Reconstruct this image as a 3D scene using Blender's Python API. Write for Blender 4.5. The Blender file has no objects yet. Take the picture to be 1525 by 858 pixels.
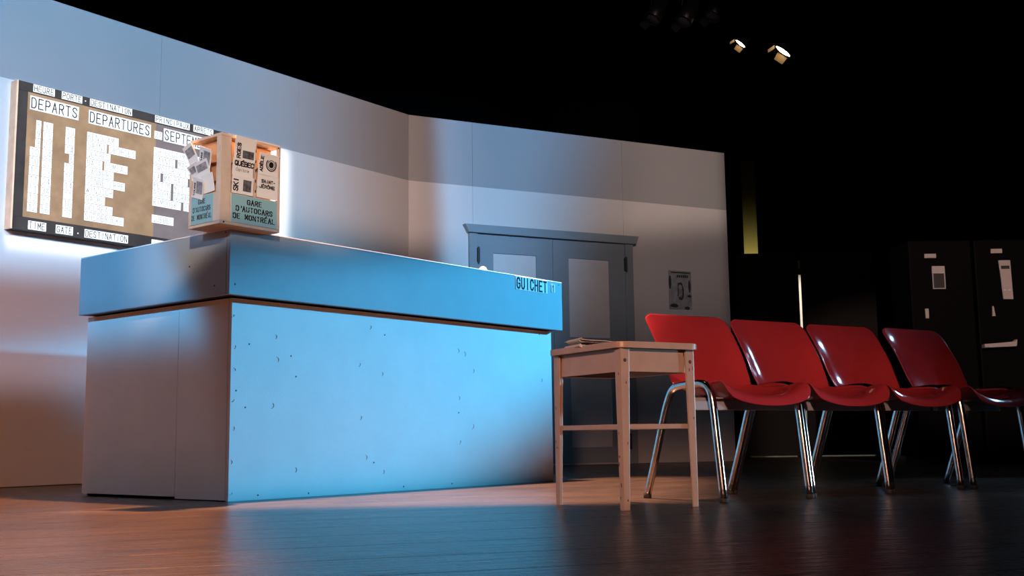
import bpy, bmesh, math, random
from mathutils import Vector, Matrix
random.seed(7)
R = math.radians
scene = bpy.context.scene
COL = scene.collection
PI = math.pi

# ------------------------------------------------------------------ camera
CAM_H = 0.25
F_PX, PITCH, ROLL = 1671.13, 0.13231, -0.012698
cd = bpy.data.cameras.new('camera')
cd.sensor_fit = 'HORIZONTAL'
cd.sensor_width = 36.0
cd.lens = 36.0 * F_PX / 1525.0
cd.clip_start = 0.02
cd.clip_end = 200
cam = bpy.data.objects.new('camera', cd)
COL.objects.link(cam)
fw = Vector((0, math.cos(PITCH), math.sin(PITCH)))
up0 = Vector((0, -math.sin(PITCH), math.cos(PITCH)))
rt0 = Vector((1, 0, 0))
rt = math.cos(ROLL) * rt0 + math.sin(ROLL) * up0
up = -math.sin(ROLL) * rt0 + math.cos(ROLL) * up0
m = Matrix((rt, up, -fw)).transposed().to_4x4()
m.translation = (0, 0, CAM_H)
cam.matrix_world = m
scene.camera = cam

# ------------------------------------------------------------------ world, exposure
w = bpy.data.worlds.new('dark_theatre')
scene.world = w
w.use_nodes = True
w.node_tree.nodes['Background'].inputs[0].default_value = (0.25, 0.35, 0.6, 1)
w.node_tree.nodes['Background'].inputs[1].default_value = 0.002
vs = scene.view_settings
vs.view_transform = 'Standard'
vs.look = 'None'
vs.exposure = 0.0
vs.gamma = 1.0
vs.use_curve_mapping = False

# ------------------------------------------------------------------ measured layout (metres)
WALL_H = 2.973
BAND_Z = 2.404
CORNER = Vector((-0.8605, 9.2356, 0))
EL = Vector((-0.60594, -0.79551, 0)).normalized()      # along the left flat, away from the corner
ER = Vector((0.8981, 0.4398, 0)).normalized()          # along the right flat
NL = Vector((0.79551, -0.60594, 0))
NR = Vector((ER.y, -ER.x, 0))
CNT = Vector((-1.17714, 4.62601, 0))
CYAW = 0.89227
CA = Vector((math.cos(CYAW), math.sin(CYAW), 0))
CB = Vector((-math.sin(CYAW), math.cos(CYAW), 0))
CNT_H, CNT_B, INS = 1.1363, 0.856, 0.066

def LW(s, z, off=0.0): return CORNER + EL * s + NL * off + Vector((0, 0, z))
def RW(s, z, off=0.0): return CORNER + ER * s + NR * off + Vector((0, 0, z))
def CW(u, v, z): return CNT + CA * u + CB * v + Vector((0, 0, z))

# ------------------------------------------------------------------ stage lanterns and added fill lamps (light only)
def lamp(name, loc, target, color, power, angle=40, radius=0.06, blend=0.3, cuts=(), spec=1.0):
    """a profile spot; cuts = shutter blades: (P, Q, inside point, softness)"""
    ld = bpy.data.lights.new(name, 'SPOT')
    ld.energy = power
    ld.color = color
    ld.spot_size = R(angle)
    ld.spot_blend = blend
    ld.shadow_soft_size = radius
    ld.specular_factor = spec
    o = bpy.data.objects.new(name, ld)
    COL.objects.link(o)
    loc = Vector(loc)
    d = (Vector(target) - loc).normalized()
    q = d.to_track_quat('-Z', 'Y')
    o.location = loc
    o.rotation_mode = 'QUATERNION'
    o.rotation_quaternion = q
    if cuts:
        inv = q.to_matrix().inverted()
        ld.use_nodes = True
        nt = ld.node_tree
        em = nt.nodes['Emission']
        tc = nt.nodes.new('ShaderNodeTexCoord')
        last = None
        for (P, Q, I, soft) in cuts:
            n = (Vector(P) - loc).cross(Vector(Q) - loc).normalized()
            if n.dot(Vector(I) - loc) < 0: n = -n
            nl = inv @ n
            vm = nt.nodes.new('ShaderNodeVectorMath'); vm.operation = 'DOT_PRODUCT'
            nt.links.new(tc.outputs['Normal'], vm.inputs[0])
            vm.inputs[1].default_value = nl * GOBO_SIGN
            mr = nt.nodes.new('ShaderNodeMapRange'); mr.interpolation_type = 'SMOOTHSTEP'
            mr.inputs['From Min'].default_value = -soft
            mr.inputs['From Max'].default_value = soft
            nt.links.new(vm.outputs['Value'], mr.inputs['Value'])
            if last is None: last = mr.outputs['Result']
            else:
                mu = nt.nodes.new('ShaderNodeMath'); mu.operation = 'MULTIPLY'
                nt.links.new(last, mu.inputs[0]); nt.links.new(mr.outputs['Result'], mu.inputs[1])
                last = mu.outputs[0]
        nt.links.new(last, em.inputs['Strength'])
    return o
GOBO_SIGN = 1.0

BLUE = (0.05, 0.53, 1.0)
LAV = (0.72, 0.66, 0.90)
AMBER = (1.0, 0.36, 0.13)
PINK = (1.0, 0.70, 0.62)
FL = lambda x, y: Vector((x, y, 0))
# white profile on the departure board (spills under it and to its right)
lamp('board_profile', (2.6, 0.5, 5.2), LW(2.4, 1.9), (1.0, 0.97, 0.95), 4200, 30, 0.03, 0.1, [
    (LW(3.47, 1.4), LW(3.47, 2.4), LW(2, 2), 0.0012),
    (LW(1.31, 1.4), LW(1.31, 2.4), LW(2, 2), 0.006),
    (LW(3.4, 1.40), LW(1.3, 1.40), LW(2, 2), 0.006),
    (LW(3.4, 2.405, .03), LW(1.3, 2.405, .03), LW(2, 2), 0.002)])
# light blue wash over the left flat, cut at the bottom
lamp('wall_blue', (1.0, -3.0, 4.6), LW(2.7, 2.1), (0.34, 0.65, 1.0), 6200, 40, 0.1, 0.5, [
    (LW(3.6, 1.26), LW(0.5, 1.34), LW(2.5, 2.2), 0.008),
    (LW(1.0, 3), LW(0.9, 1), LW(2.5, 2.2), 0.06)])
# lavender lower wash on the left flat and the counter's left end
lamp('wall_lavender', (-2.2, -3.5, 4.2), LW(2.9, 1.2), LAV, 2000, 36, 0.1, 0.5, [
    (LW(3.6, 0.57), LW(0.5, 0.60), LW(2.5, 2.0), 0.006), (LW(3.6, 1.6), LW(0.5, 1.6), LW(2.5, 1.0), 0.05),
    (CW(0, 1.2, 0), CW(0, 1.2, 1), LW(3, 1), 0.004)])
# light blue on the far flats
lamp('flat_blue', (3.0, -2.5, 4.8), RW(0.9, 2.0), (0.24, 0.57, 1.0), 5200, 34, 0.1, 0.6, [
    (RW(0.27, 2.6), RW(0.34, 1.0), RW(1.2, 2.0), 0.006),
    (RW(1.65, 2.9), RW(1.05, 0.9), RW(0.5, 1.8), 0.045)])
# strong blue side light across the counter front
lamp('counter_blue', (6.4, 7.2, 2.5), CW(1.0, 0, 0.55), BLUE, 4200, 40, 0.08, 0.4, [
    (CW(2.36, 0, 0.45), CW(1.35, 0, -0.08), CW(0.5, 0, 0.8), 0.05),
    (CW(0, 0, 0.0), CW(2.3, 0, 0.0), CW(1, 0, 0.5), 0.006),
    (CW(0, 0, 1.0), CW(2.3, 0, 1.34), CW(1, 0, 0.3), 0.022)])
# blue on the cap's left end and the rack
lamp('cap_blue', (-3.6, -1.5, 3.4), CW(0, 0.75, 1.15), (0.04, 0.5, 1.0), 2600, 20, 0.08, 0.6, [
    (CW(0, 0.0, 0.77), CW(0, 1.2, 0.77), CW(0, 0.6, 1.3), 0.022),
    (CW(0, 0.46, 1.13), CW(0, 0.30, 0.87), CW(0, 0.9, 1.0), 0.007)])  # diagonal blade added to imitate a shadow across the counter end
lamp('rack_blue', (-3.8, -1.0, 3.6), CW(-.06, 0.08, 1.3), (0.25, 0.6, 1.0), 700, 6, 0.05, 0.5, [  # small added fill that brings blue back to the rack end
    (CW(-.06, 0, 1.1), CW(-.06, 1, 1.1), CW(-.06, 0, 1.4), 0.004)])
lamp('counter_end_lavender', (-3.0, -2.5, 3.6), CW(0, 0.6, 0.5), (0.75, 0.62, 0.75), 190, 18, 0.1, 0.5, [
    (CW(0, 1.2, 0), CW(0, 1.2, 1), CW(0, 0.5, 0.5), 0.004), (CW(0, 0.34, 1.1), CW(0, 0.0, 0.15), CW(0, 0.9, 0.5), 0.010)])  # its diagonal blade carries the imitated shadow further down
# ambers hung high over the set
lamp('amber_left', (-0.9, 6.0, 6.6), (-1.9, 3.2, 0), AMBER, 10000, 80, 0.08, 0.5, [
    (FL(-1.18, 4.63), FL(-0.35, 1.6), FL(-3, 3), 0.02),
    (LW(1, -0.15), LW(4, -0.15), FL(-1.5, 4), 0.02),
    (CW(.012, 0, CNT_H), CW(.012, 1.2, CNT_H), CW(-1, .5, 0), 0.0015)])
lamp('amber_patch', (-0.6, 6.0, 6.6), (0.0, 5.0, 0), (1.0, 0.47, 0.27), 17000, 40, 0.06, 0.6, [
    (FL(-2, 4.15), FL(2, 4.4), FL(0, 5), 0.03), (FL(0.9, 5.6), FL(0.6, 4), FL(0, 5), 0.03),
    (CW(0, .165, CNT_H), CW(2.3, .165, CNT_H), CW(1, -1, 0), 0.0015)])
lamp('wall_amber', (-3.0, -2.0, 3.6), LW(3.0, 0.5), (1.0, 0.32, 0.08), 760, 30, 0.1, 0.6, [  # separate weak lamp added for the orange low on the left flats
    (CW(0, 1.2, 0), CW(0, 1.2, 1), LW(3, 1), 0.004)])
lamp('flat_warm', (-1.5, -4.0, 5.0), LW(0.5, 2.4), PINK, 4000, 26, 0.12, 0.9, [
    (LW(2.0, 1.9), RW(3.2, 2.25), LW(0, 2.8), 0.012),
    (LW(1.6, 3), LW(1.6, 1), LW(0, 2.8), 0.05),
    (RW(0.35, 3), RW(0.35, 1), LW(0, 2.8), 0.03)])
lamp('flat_warm_end', (2.0, -4.0, 5.0), RW(2.9, 2.6), (1.0, 0.76, 0.66), 2600, 26, 0.12, 0.9, [
    (RW(1.2, 1.95), RW(3.2, 2.25), RW(2, 2.8), 0.012),
    (RW(1.9, 3), RW(1.9, 1), RW(3, 2.8), 0.05), (RW(3.29, 3), RW(3.29, 1), RW(2, 2.8), 0.002)])
lamp('flat_warm_low', (0.8, -3.5, 4.2), RW(2.3, 1.9), (1.0, 0.74, 0.68), 1000, 20, 0.12, 0.9, [  # extra fill added for the wall around the poster
    (RW(1.0, 1.0), RW(3.2, 1.2), RW(2, 2.8), 0.045), (RW(3.29, 3), RW(3.29, 1), RW(2, 2.8), 0.002)])
lamp('seats_warm', (-0.5, -3.5, 2.4), (0.6, 4.2, 0.55), (1.0, 0.49, 0.33), 1900, 20, 0.05, 0.9, [
    (CW(2.36, 0, 0), CW(2.36, 0, 1), FL(1, 4), 0.006), (FL(-1, 3.76), FL(3, 3.76), FL(0, 5), 0.004), (Vector((-1, 4.5, .96)), Vector((3, 5.2, .90)), FL(1, 5), 0.040)])
lamp('chair_streak_fill', (6.2, 7.8, 3.1), (1.4, 4.6, 0.4), (0.30, 0.65, 1.0), 300, 34, 0.04, 0.4)  # added low-power lamp for blue streaks on the chair backs
lamp('shin_boom', (6.5, 5.2, 0.6), (0.9, 4.0, 0.3), (0.50, 0.78, 1.0), 650, 30, 0.04, 0.4, [
    (FL(0.5, 4.42), Vector((0.5, 4.42, 1)), FL(1, 3.8), 0.008), (FL(0.3, 3.84), FL(0.7, 3.97), Vector((.5, 3.9, 1)), 0.003)])
lamp('rack_warm', (0.6, -3.5, 4.5), CW(0.05, 0, 1.3), (1.0, 0.72, 0.56), 3000, 7, 0.05, 0.6, [
    (CW(-.2, 0, 1.12), CW(1, 0, 1.12), CW(0, 0, 1.4), 0.004)])
lamp('machine_warm', (2.5, -3.0, 4.6), (3.65, 8.8, 1.3), (1.0, 0.68, 0.6), 2600, 11, 0.05, 0.5)  # fill added to brighten the plates on the dark machines

# ------------------------------------------------------------------ materials
def mat(name, color, rough=0.5, metal=0.0, spec=0.5, noise=0.0, nscale=6.0, bump=0.0, bscale=60.0, coat=0.0, emit=None, estr=0.0):
    mt = bpy.data.materials.new(name)
    mt.use_nodes = True
    nt = mt.node_tree
    b = nt.nodes['Principled BSDF']
    b.inputs['Base Color'].default_value = (*color, 1)
    b.inputs['Roughness'].default_value = rough
    b.inputs['Metallic'].default_value = metal
    b.inputs['Specular IOR Level'].default_value = spec
    b.inputs['Coat Weight'].default_value = coat
    if emit:
        b.inputs['Emission Color'].default_value = (*emit, 1)
        b.inputs['Emission Strength'].default_value = estr
    tc = nt.nodes.new('ShaderNodeTexCoord')
    if noise > 0:
        nz = nt.nodes.new('ShaderNodeTexNoise'); nz.inputs['Scale'].default_value = nscale; nz.inputs['Detail'].default_value = 5
        nt.links.new(tc.outputs['Object'], nz.inputs['Vector'])
        rp = nt.nodes.new('ShaderNodeMapRange')
        rp.inputs['From Min'].default_value = 0.3; rp.inputs['From Max'].default_value = 0.7
        rp.inputs['To Min'].default_value = 1 - noise; rp.inputs['To Max'].default_value = 1 + noise
        nt.links.new(nz.outputs['Fac'], rp.inputs['Value'])
        vm = nt.nodes.new('ShaderNodeVectorMath'); vm.operation = 'SCALE'
        vm.inputs[0].default_value = color
        nt.links.new(rp.outputs['Result'], vm.inputs['Scale'])
        nt.links.new(vm.outputs['Vector'], b.inputs['Base Color'])
    if bump > 0:
        nb = nt.nodes.new('ShaderNodeTexNoise'); nb.inputs['Scale'].default_value = bscale; nb.inputs['Detail'].default_value = 3
        nt.links.new(tc.outputs['Object'], nb.inputs['Vector'])
        bp = nt.nodes.new('ShaderNodeBump'); bp.inputs['Strength'].default_value = bump; bp.inputs['Distance'].default_value = 0.002
        nt.links.new(nb.outputs['Fac'], bp.inputs['Height'])
        nt.links.new(bp.outputs['Normal'], b.inputs['Normal'])
    return mt

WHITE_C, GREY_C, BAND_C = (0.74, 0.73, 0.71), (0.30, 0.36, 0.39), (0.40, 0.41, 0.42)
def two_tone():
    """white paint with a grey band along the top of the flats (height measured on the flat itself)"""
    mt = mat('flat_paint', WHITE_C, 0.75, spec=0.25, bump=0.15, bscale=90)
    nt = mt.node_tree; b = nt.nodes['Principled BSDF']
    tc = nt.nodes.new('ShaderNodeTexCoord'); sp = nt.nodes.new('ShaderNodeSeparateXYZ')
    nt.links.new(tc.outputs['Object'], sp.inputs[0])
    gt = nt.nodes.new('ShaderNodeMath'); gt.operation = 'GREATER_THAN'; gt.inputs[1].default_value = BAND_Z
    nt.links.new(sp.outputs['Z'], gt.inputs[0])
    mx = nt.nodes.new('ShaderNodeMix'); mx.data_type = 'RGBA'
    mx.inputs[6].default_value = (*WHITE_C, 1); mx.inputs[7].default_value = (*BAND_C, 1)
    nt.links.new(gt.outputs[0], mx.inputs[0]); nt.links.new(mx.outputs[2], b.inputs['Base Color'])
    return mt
M = {}
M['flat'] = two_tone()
M['white'] = mat('white_paint', WHITE_C, 0.7, spec=0.3, noise=0.03, bump=0.2, bscale=80)
M['grey'] = mat('grey_paint', GREY_C, 0.6, spec=0.3, noise=0.03, bump=0.15, bscale=80)
M['laminate'] = mat('pale_laminate', (0.8, 0.8, 0.78), 0.4)
M['black'] = mat('black_paint', (0.012, 0.012, 0.013), 0.9, spec=0.1)
M['blackflat'] = mat('black_flat_paint', (0.02, 0.017, 0.015), 0.85, spec=0.15)
M['curtain'] = mat('black_velour', (0.006, 0.006, 0.007), 1.0, spec=0.0)
M['paper'] = mat('white_paper', (0.82, 0.82, 0.8), 0.8, spec=0.2)
M['ink'] = mat('black_ink', (0.012, 0.012, 0.014), 0.7, spec=0.2)
M['tileink'] = mat('grey_ink', (0.05, 0.05, 0.06), 0.7, spec=0.2)
M['brownboard'] = mat('brown_board', (0.235, 0.145, 0.08), 0.75, spec=0.2, noise=0.18, nscale=9)
M['darkboard'] = mat('dark_board', (0.030, 0.026, 0.025), 0.7, spec=0.2, noise=0.25, nscale=8)
M['greyboard'] = mat('taupe_board', (0.135, 0.108, 0.102), 0.75, spec=0.2, noise=0.12, nscale=9)
M['pine'] = mat('pine_edge', (0.72, 0.50, 0.33), 0.6, noise=0.12, nscale=14)
M['ply'] = mat('pale_plywood', (0.62, 0.50, 0.40), 0.6, noise=0.08, nscale=20)
M['plywarm'] = mat('plywood_painted_glow', (0.55, 0.30, 0.14), 0.6, noise=0.15, nscale=14)  # plywood with the warm bounce inside the pockets put into its colour
M['teal'] = mat('teal_label', (0.26, 0.50, 0.55), 0.6)
M['photo'] = mat('halftone_photo', (0.10, 0.10, 0.11), 0.6, noise=0.7, nscale=70)
M['photol'] = mat('pale_halftone_photo', (0.30, 0.30, 0.33), 0.6, noise=0.5, nscale=60)
M['cream'] = mat('cream_paint', (0.42, 0.315, 0.25), 0.35, noise=0.06, nscale=18, bump=0.1)
M['chip'] = mat('paint_chip', (0.07, 0.04, 0.03), 0.7)
M['red'] = mat('red_plastic', (0.38, 0.036, 0.050), 0.09, spec=0.4, noise=0.06, nscale=10, bump=0.04, bscale=240)
M['chrome'] = mat('worn_chrome', (0.72, 0.70, 0.67), 0.16, metal=1.0, noise=0.15, nscale=30)
M['rubber'] = mat('black_rubber', (0.015, 0.015, 0.015), 0.7)
M['steel'] = mat('dark_steel_rail', (0.34, 0.36, 0.40), 0.45, metal=0.0)
M['iron'] = mat('black_iron', (0.01, 0.01, 0.01), 0.5)
M['lantern'] = mat('lantern_black', (0.006, 0.006, 0.006), 0.4, spec=0.25)
M['lens'] = mat('lit_lens', (1, 0.9, 0.7), 0.3, emit=(1.0, 0.78, 0.48), estr=25)
M['lensoff'] = mat('unlit_lens', (0.05, 0.05, 0.06), 0.1)
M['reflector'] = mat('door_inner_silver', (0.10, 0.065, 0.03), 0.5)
M['machine'] = mat('dark_machine', (0.0018, 0.0016, 0.0016), 0.6, spec=0.05)
M['plate'] = mat('pale_plate', (0.50, 0.44, 0.40), 0.5)
M['news'] = mat('newsprint', (0.62, 0.60, 0.56), 0.85, spec=0.1, noise=0.08, nscale=50)
M['poster'] = mat('poster_paper', (0.40, 0.42, 0.44), 0.7, noise=0.3, nscale=14)
M['posterd'] = mat('poster_dark_ink', (0.05, 0.055, 0.06), 0.7, noise=0.4, nscale=40)
M['yellow'] = mat('yellow_painted_post', (0.30, 0.27, 0.12), 0.8, spec=0.1)
M['offwhite'] = mat('backstage_white', (0.7, 0.68, 0.6), 0.8)

def floor_mat():
    mt = mat('stage_floor_paint', (0.02, 0.015, 0.013), 0.25)
    nt = mt.node_tree; b = nt.nodes['Principled BSDF']
    tc = nt.nodes.new('ShaderNodeTexCoord')
    mp = nt.nodes.new('ShaderNodeMapping'); mp.inputs['Scale'].default_value = (1.2, 45, 1)
    nt.links.new(tc.outputs['Object'], mp.inputs['Vector'])
    n1 = nt.nodes.new('ShaderNodeTexNoise'); n1.inputs['Scale'].default_value = 2.5; n1.inputs['Detail'].default_value = 8; n1.inputs['Roughness'].default_value = 0.7
    nt.links.new(mp.outputs[0], n1.inputs['Vector'])
    n2 = nt.nodes.new('ShaderNodeTexNoise'); n2.inputs['Scale'].default_value = 1.3; n2.inputs['Detail'].default_value = 6
    nt.links.new(tc.outputs['Object'], n2.inputs['Vector'])
    r1 = nt.nodes.new('ShaderNodeMapRange'); r1.inputs['From Min'].default_value = .35; r1.inputs['From Max'].default_value = .7
    r1.inputs['To Min'].default_value = 0.22; r1.inputs['To Max'].default_value = 0.36
    nt.links.new(n1.outputs['Fac'], r1.inputs['Value'])
    nt.links.new(r1.outputs[0], b.inputs['Roughness'])
    cr = nt.nodes.new('ShaderNodeMix'); cr.data_type = 'RGBA'
    cr.inputs[6].default_value = (0.018, 0.014, 0.012, 1); cr.inputs[7].default_value = (0.075, 0.055, 0.043, 1)
    ad = nt.nodes.new('ShaderNodeMath'); ad.operation = 'MULTIPLY'
    nt.links.new(n1.outputs['Fac'], ad.inputs[0]); nt.links.new(n2.outputs['Fac'], ad.inputs[1])
    r2 = nt.nodes.new('ShaderNodeMapRange'); r2.inputs['From Min'].default_value = .15; r2.inputs['From Max'].default_value = .42
    nt.links.new(ad.outputs[0], r2.inputs['Value'])
    nt.links.new(r2.outputs[0], cr.inputs[0])
    # pale scuffs along the boards, with the glint of scratches painted into their colour
    m2 = nt.nodes.new('ShaderNodeMapping'); m2.inputs['Scale'].default_value = (3.5, 160, 1)
    nt.links.new(tc.outputs['Object'], m2.inputs['Vector'])
    n3 = nt.nodes.new('ShaderNodeTexNoise'); n3.inputs['Scale'].default_value = 1.6; n3.inputs['Detail'].default_value = 6; n3.inputs['Roughness'].default_value = 0.75
    nt.links.new(m2.outputs[0], n3.inputs['Vector'])
    r3 = nt.nodes.new('ShaderNodeMapRange'); r3.inputs['From Min'].default_value = .60; r3.inputs['From Max'].default_value = .72
    nt.links.new(n3.outputs['Fac'], r3.inputs['Value'])
    sc = nt.nodes.new('ShaderNodeMix'); sc.data_type = 'RGBA'; sc.inputs[7].default_value = (0.36, 0.27, 0.21, 1)
    nt.links.new(r3.outputs[0], sc.inputs[0]); nt.links.new(cr.outputs[2], sc.inputs[6])
    nt.links.new(sc.outputs[2], b.inputs['Base Color'])
    bp = nt.nodes.new('ShaderNodeBump'); bp.inputs['Strength'].default_value = 0.35; bp.inputs['Distance'].default_value = 0.002
    nt.links.new(n1.outputs['Fac'], bp.inputs['Height']); nt.links.new(bp.outputs['Normal'], b.inputs['Normal'])
    return mt
M['floor'] = floor_mat()

# ------------------------------------------------------------------ mesh helpers
def obj(name, bm, material, parent=None, smooth=False, bevel=0.0):
    me = bpy.data.meshes.new(name)
    if bevel > 0:
        bmesh.ops.bevel(bm, geom=list(bm.edges), offset=bevel, segments=2, affect='EDGES', profile=0.6)
    bmesh.ops.recalc_face_normals(bm, faces=list(bm.faces))
    bm.to_mesh(me); bm.free()
    me.materials.append(M[material] if isinstance(material, str) else material)
    if smooth:
        for f in me.polygons: f.use_smooth = True
    o = bpy.data.objects.new(name, me)
    COL.objects.link(o)
    if parent: o.parent = parent
    return o

def tag(o, label=None, cat=None, group=None, kind=None):
    if label: o['label'] = label
    if cat: o['category'] = cat
    if group: o['group'] = group
    if kind: o['kind'] = kind
    return o

def empty(name, loc=(0, 0, 0), rz=0.0):
    o = bpy.data.objects.new(name, None)
    o.empty_display_size = 0.1
    COL.objects.link(o)
    o.location = loc
    o.rotation_euler = (0, 0, rz)
    return o

def copy_tree(o, parent=None):
    c = o.copy(); COL.objects.link(c)
    if parent: c.parent = parent
    for ch in list(o.children): copy_tree(ch, c)
    return c

def box(bm, x0, x1, y0, y1, z0, z1):
    v = [bm.verts.new(p) for p in ((x0, y0, z0), (x1, y0, z0), (x1, y1, z0), (x0, y1, z0), (x0, y0, z1), (x1, y0, z1), (x1, y1, z1), (x0, y1, z1))]
    for f in ((0, 3, 2, 1), (4, 5, 6, 7), (0, 1, 5, 4), (1, 2, 6, 5), (2, 3, 7, 6), (3, 0, 4, 7)):
        bm.faces.new([v[i] for i in f])
    return bm

def bx(*a): return box(bmesh.new(), *a)

def prism(bm, pts, y0, y1):
    """polygon in XZ extruded along y"""
    a = [bm.verts.new((p[0], y0, p[1])) for p in pts]
    b = [bm.verts.new((p[0], y1, p[1])) for p in pts]
    n = len(pts)
    bm.faces.new(a); bm.faces.new(b[::-1])
    for i in range(n): bm.faces.new((a[i], b[i], b[(i + 1) % n], a[(i + 1) % n]))
    return bm

def prism_z(bm, pts, z0, z1):
    a = [bm.verts.new((p[0], p[1], z0)) for p in pts]
    b = [bm.verts.new((p[0], p[1], z1)) for p in pts]
    n = len(pts)
    bm.faces.new(a[::-1]); bm.faces.new(b)
    for i in range(n): bm.faces.new((a[i], a[(i + 1) % n], b[(i + 1) % n], b[i]))
    return bm

def catmull(pts, n=6):
    P = [Vector(p) for p in pts]
    P = [P[0] * 2 - P[1]] + P + [P[-1] * 2 - P[-2]]
    out = []
    for i in range(1, len(P) - 2):
        for k in range(n):
            t = k / n
            a, b, c, d = P[i - 1], P[i], P[i + 1], P[i + 2]
            out.append(0.5 * ((2 * b) + (c - a) * t + (2 * a - 5 * b + 4 * c - d) * t * t + (3 * b - a - 3 * c + d) * t ** 3))
    out.append(P[-2])
    return out

def tube(bm, path, r, seg=12, rx=None, cap=True):
    path = [Vector(p) for p in path]
    rx = rx or r
    t0 = (path[1] - path[0]).normalized()
    nrm = t0.orthogonal().normalized()
    rings = []
    for i, p in enumerate(path):
        if i == 0: t = (path[1] - path[0])
        elif i == len(path) - 1: t = path[-1] - path[-2]
        else: t = path[i + 1] - path[i - 1]
        t.normalize()
        nrm = (nrm - t * nrm.dot(t)).normalized()
        b = t.cross(nrm)
        rings.append([bm.verts.new(p + nrm * math.cos(a) * r + b * math.sin(a) * rx) for a in (2 * PI * k / seg for k in range(seg))])
    for i in range(len(rings) - 1):
        for k in range(seg):
            bm.faces.new((rings[i][k], rings[i][(k + 1) % seg], rings[i + 1][(k + 1) % seg], rings[i + 1][k]))
    if cap:
        bm.faces.new(rings[0][::-1]); bm.faces.new(rings[-1])
    return bm

def lathe(bm, prof, seg=24, axis=Vector((0, 0, 1)), org=Vector((0, 0, 0))):
    axis = axis.normalized(); a = axis.orthogonal().normalized(); b = axis.cross(a)
    rings = []
    for r, h in prof:
        if r < 1e-6: rings.append([bm.verts.new(org + axis * h)])
        else: rings.append([bm.verts.new(org + axis * h + a * r * math.cos(2 * PI * k / seg) + b * r * math.sin(2 * PI * k / seg)) for k in range(seg)])
    for i in range(len(rings) - 1):
        A, B = rings[i], rings[i + 1]
        for k in range(seg):
            k2 = (k + 1) % seg
            if len(A) == 1 and len(B) == 1: continue
            if len(A) == 1: bm.faces.new((A[0], B[k2], B[k]))
            elif len(B) == 1: bm.faces.new((A[k], A[k2], B[0]))
            else: bm.faces.new((A[k], A[k2], B[k2], B[k]))
    return bm

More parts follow.
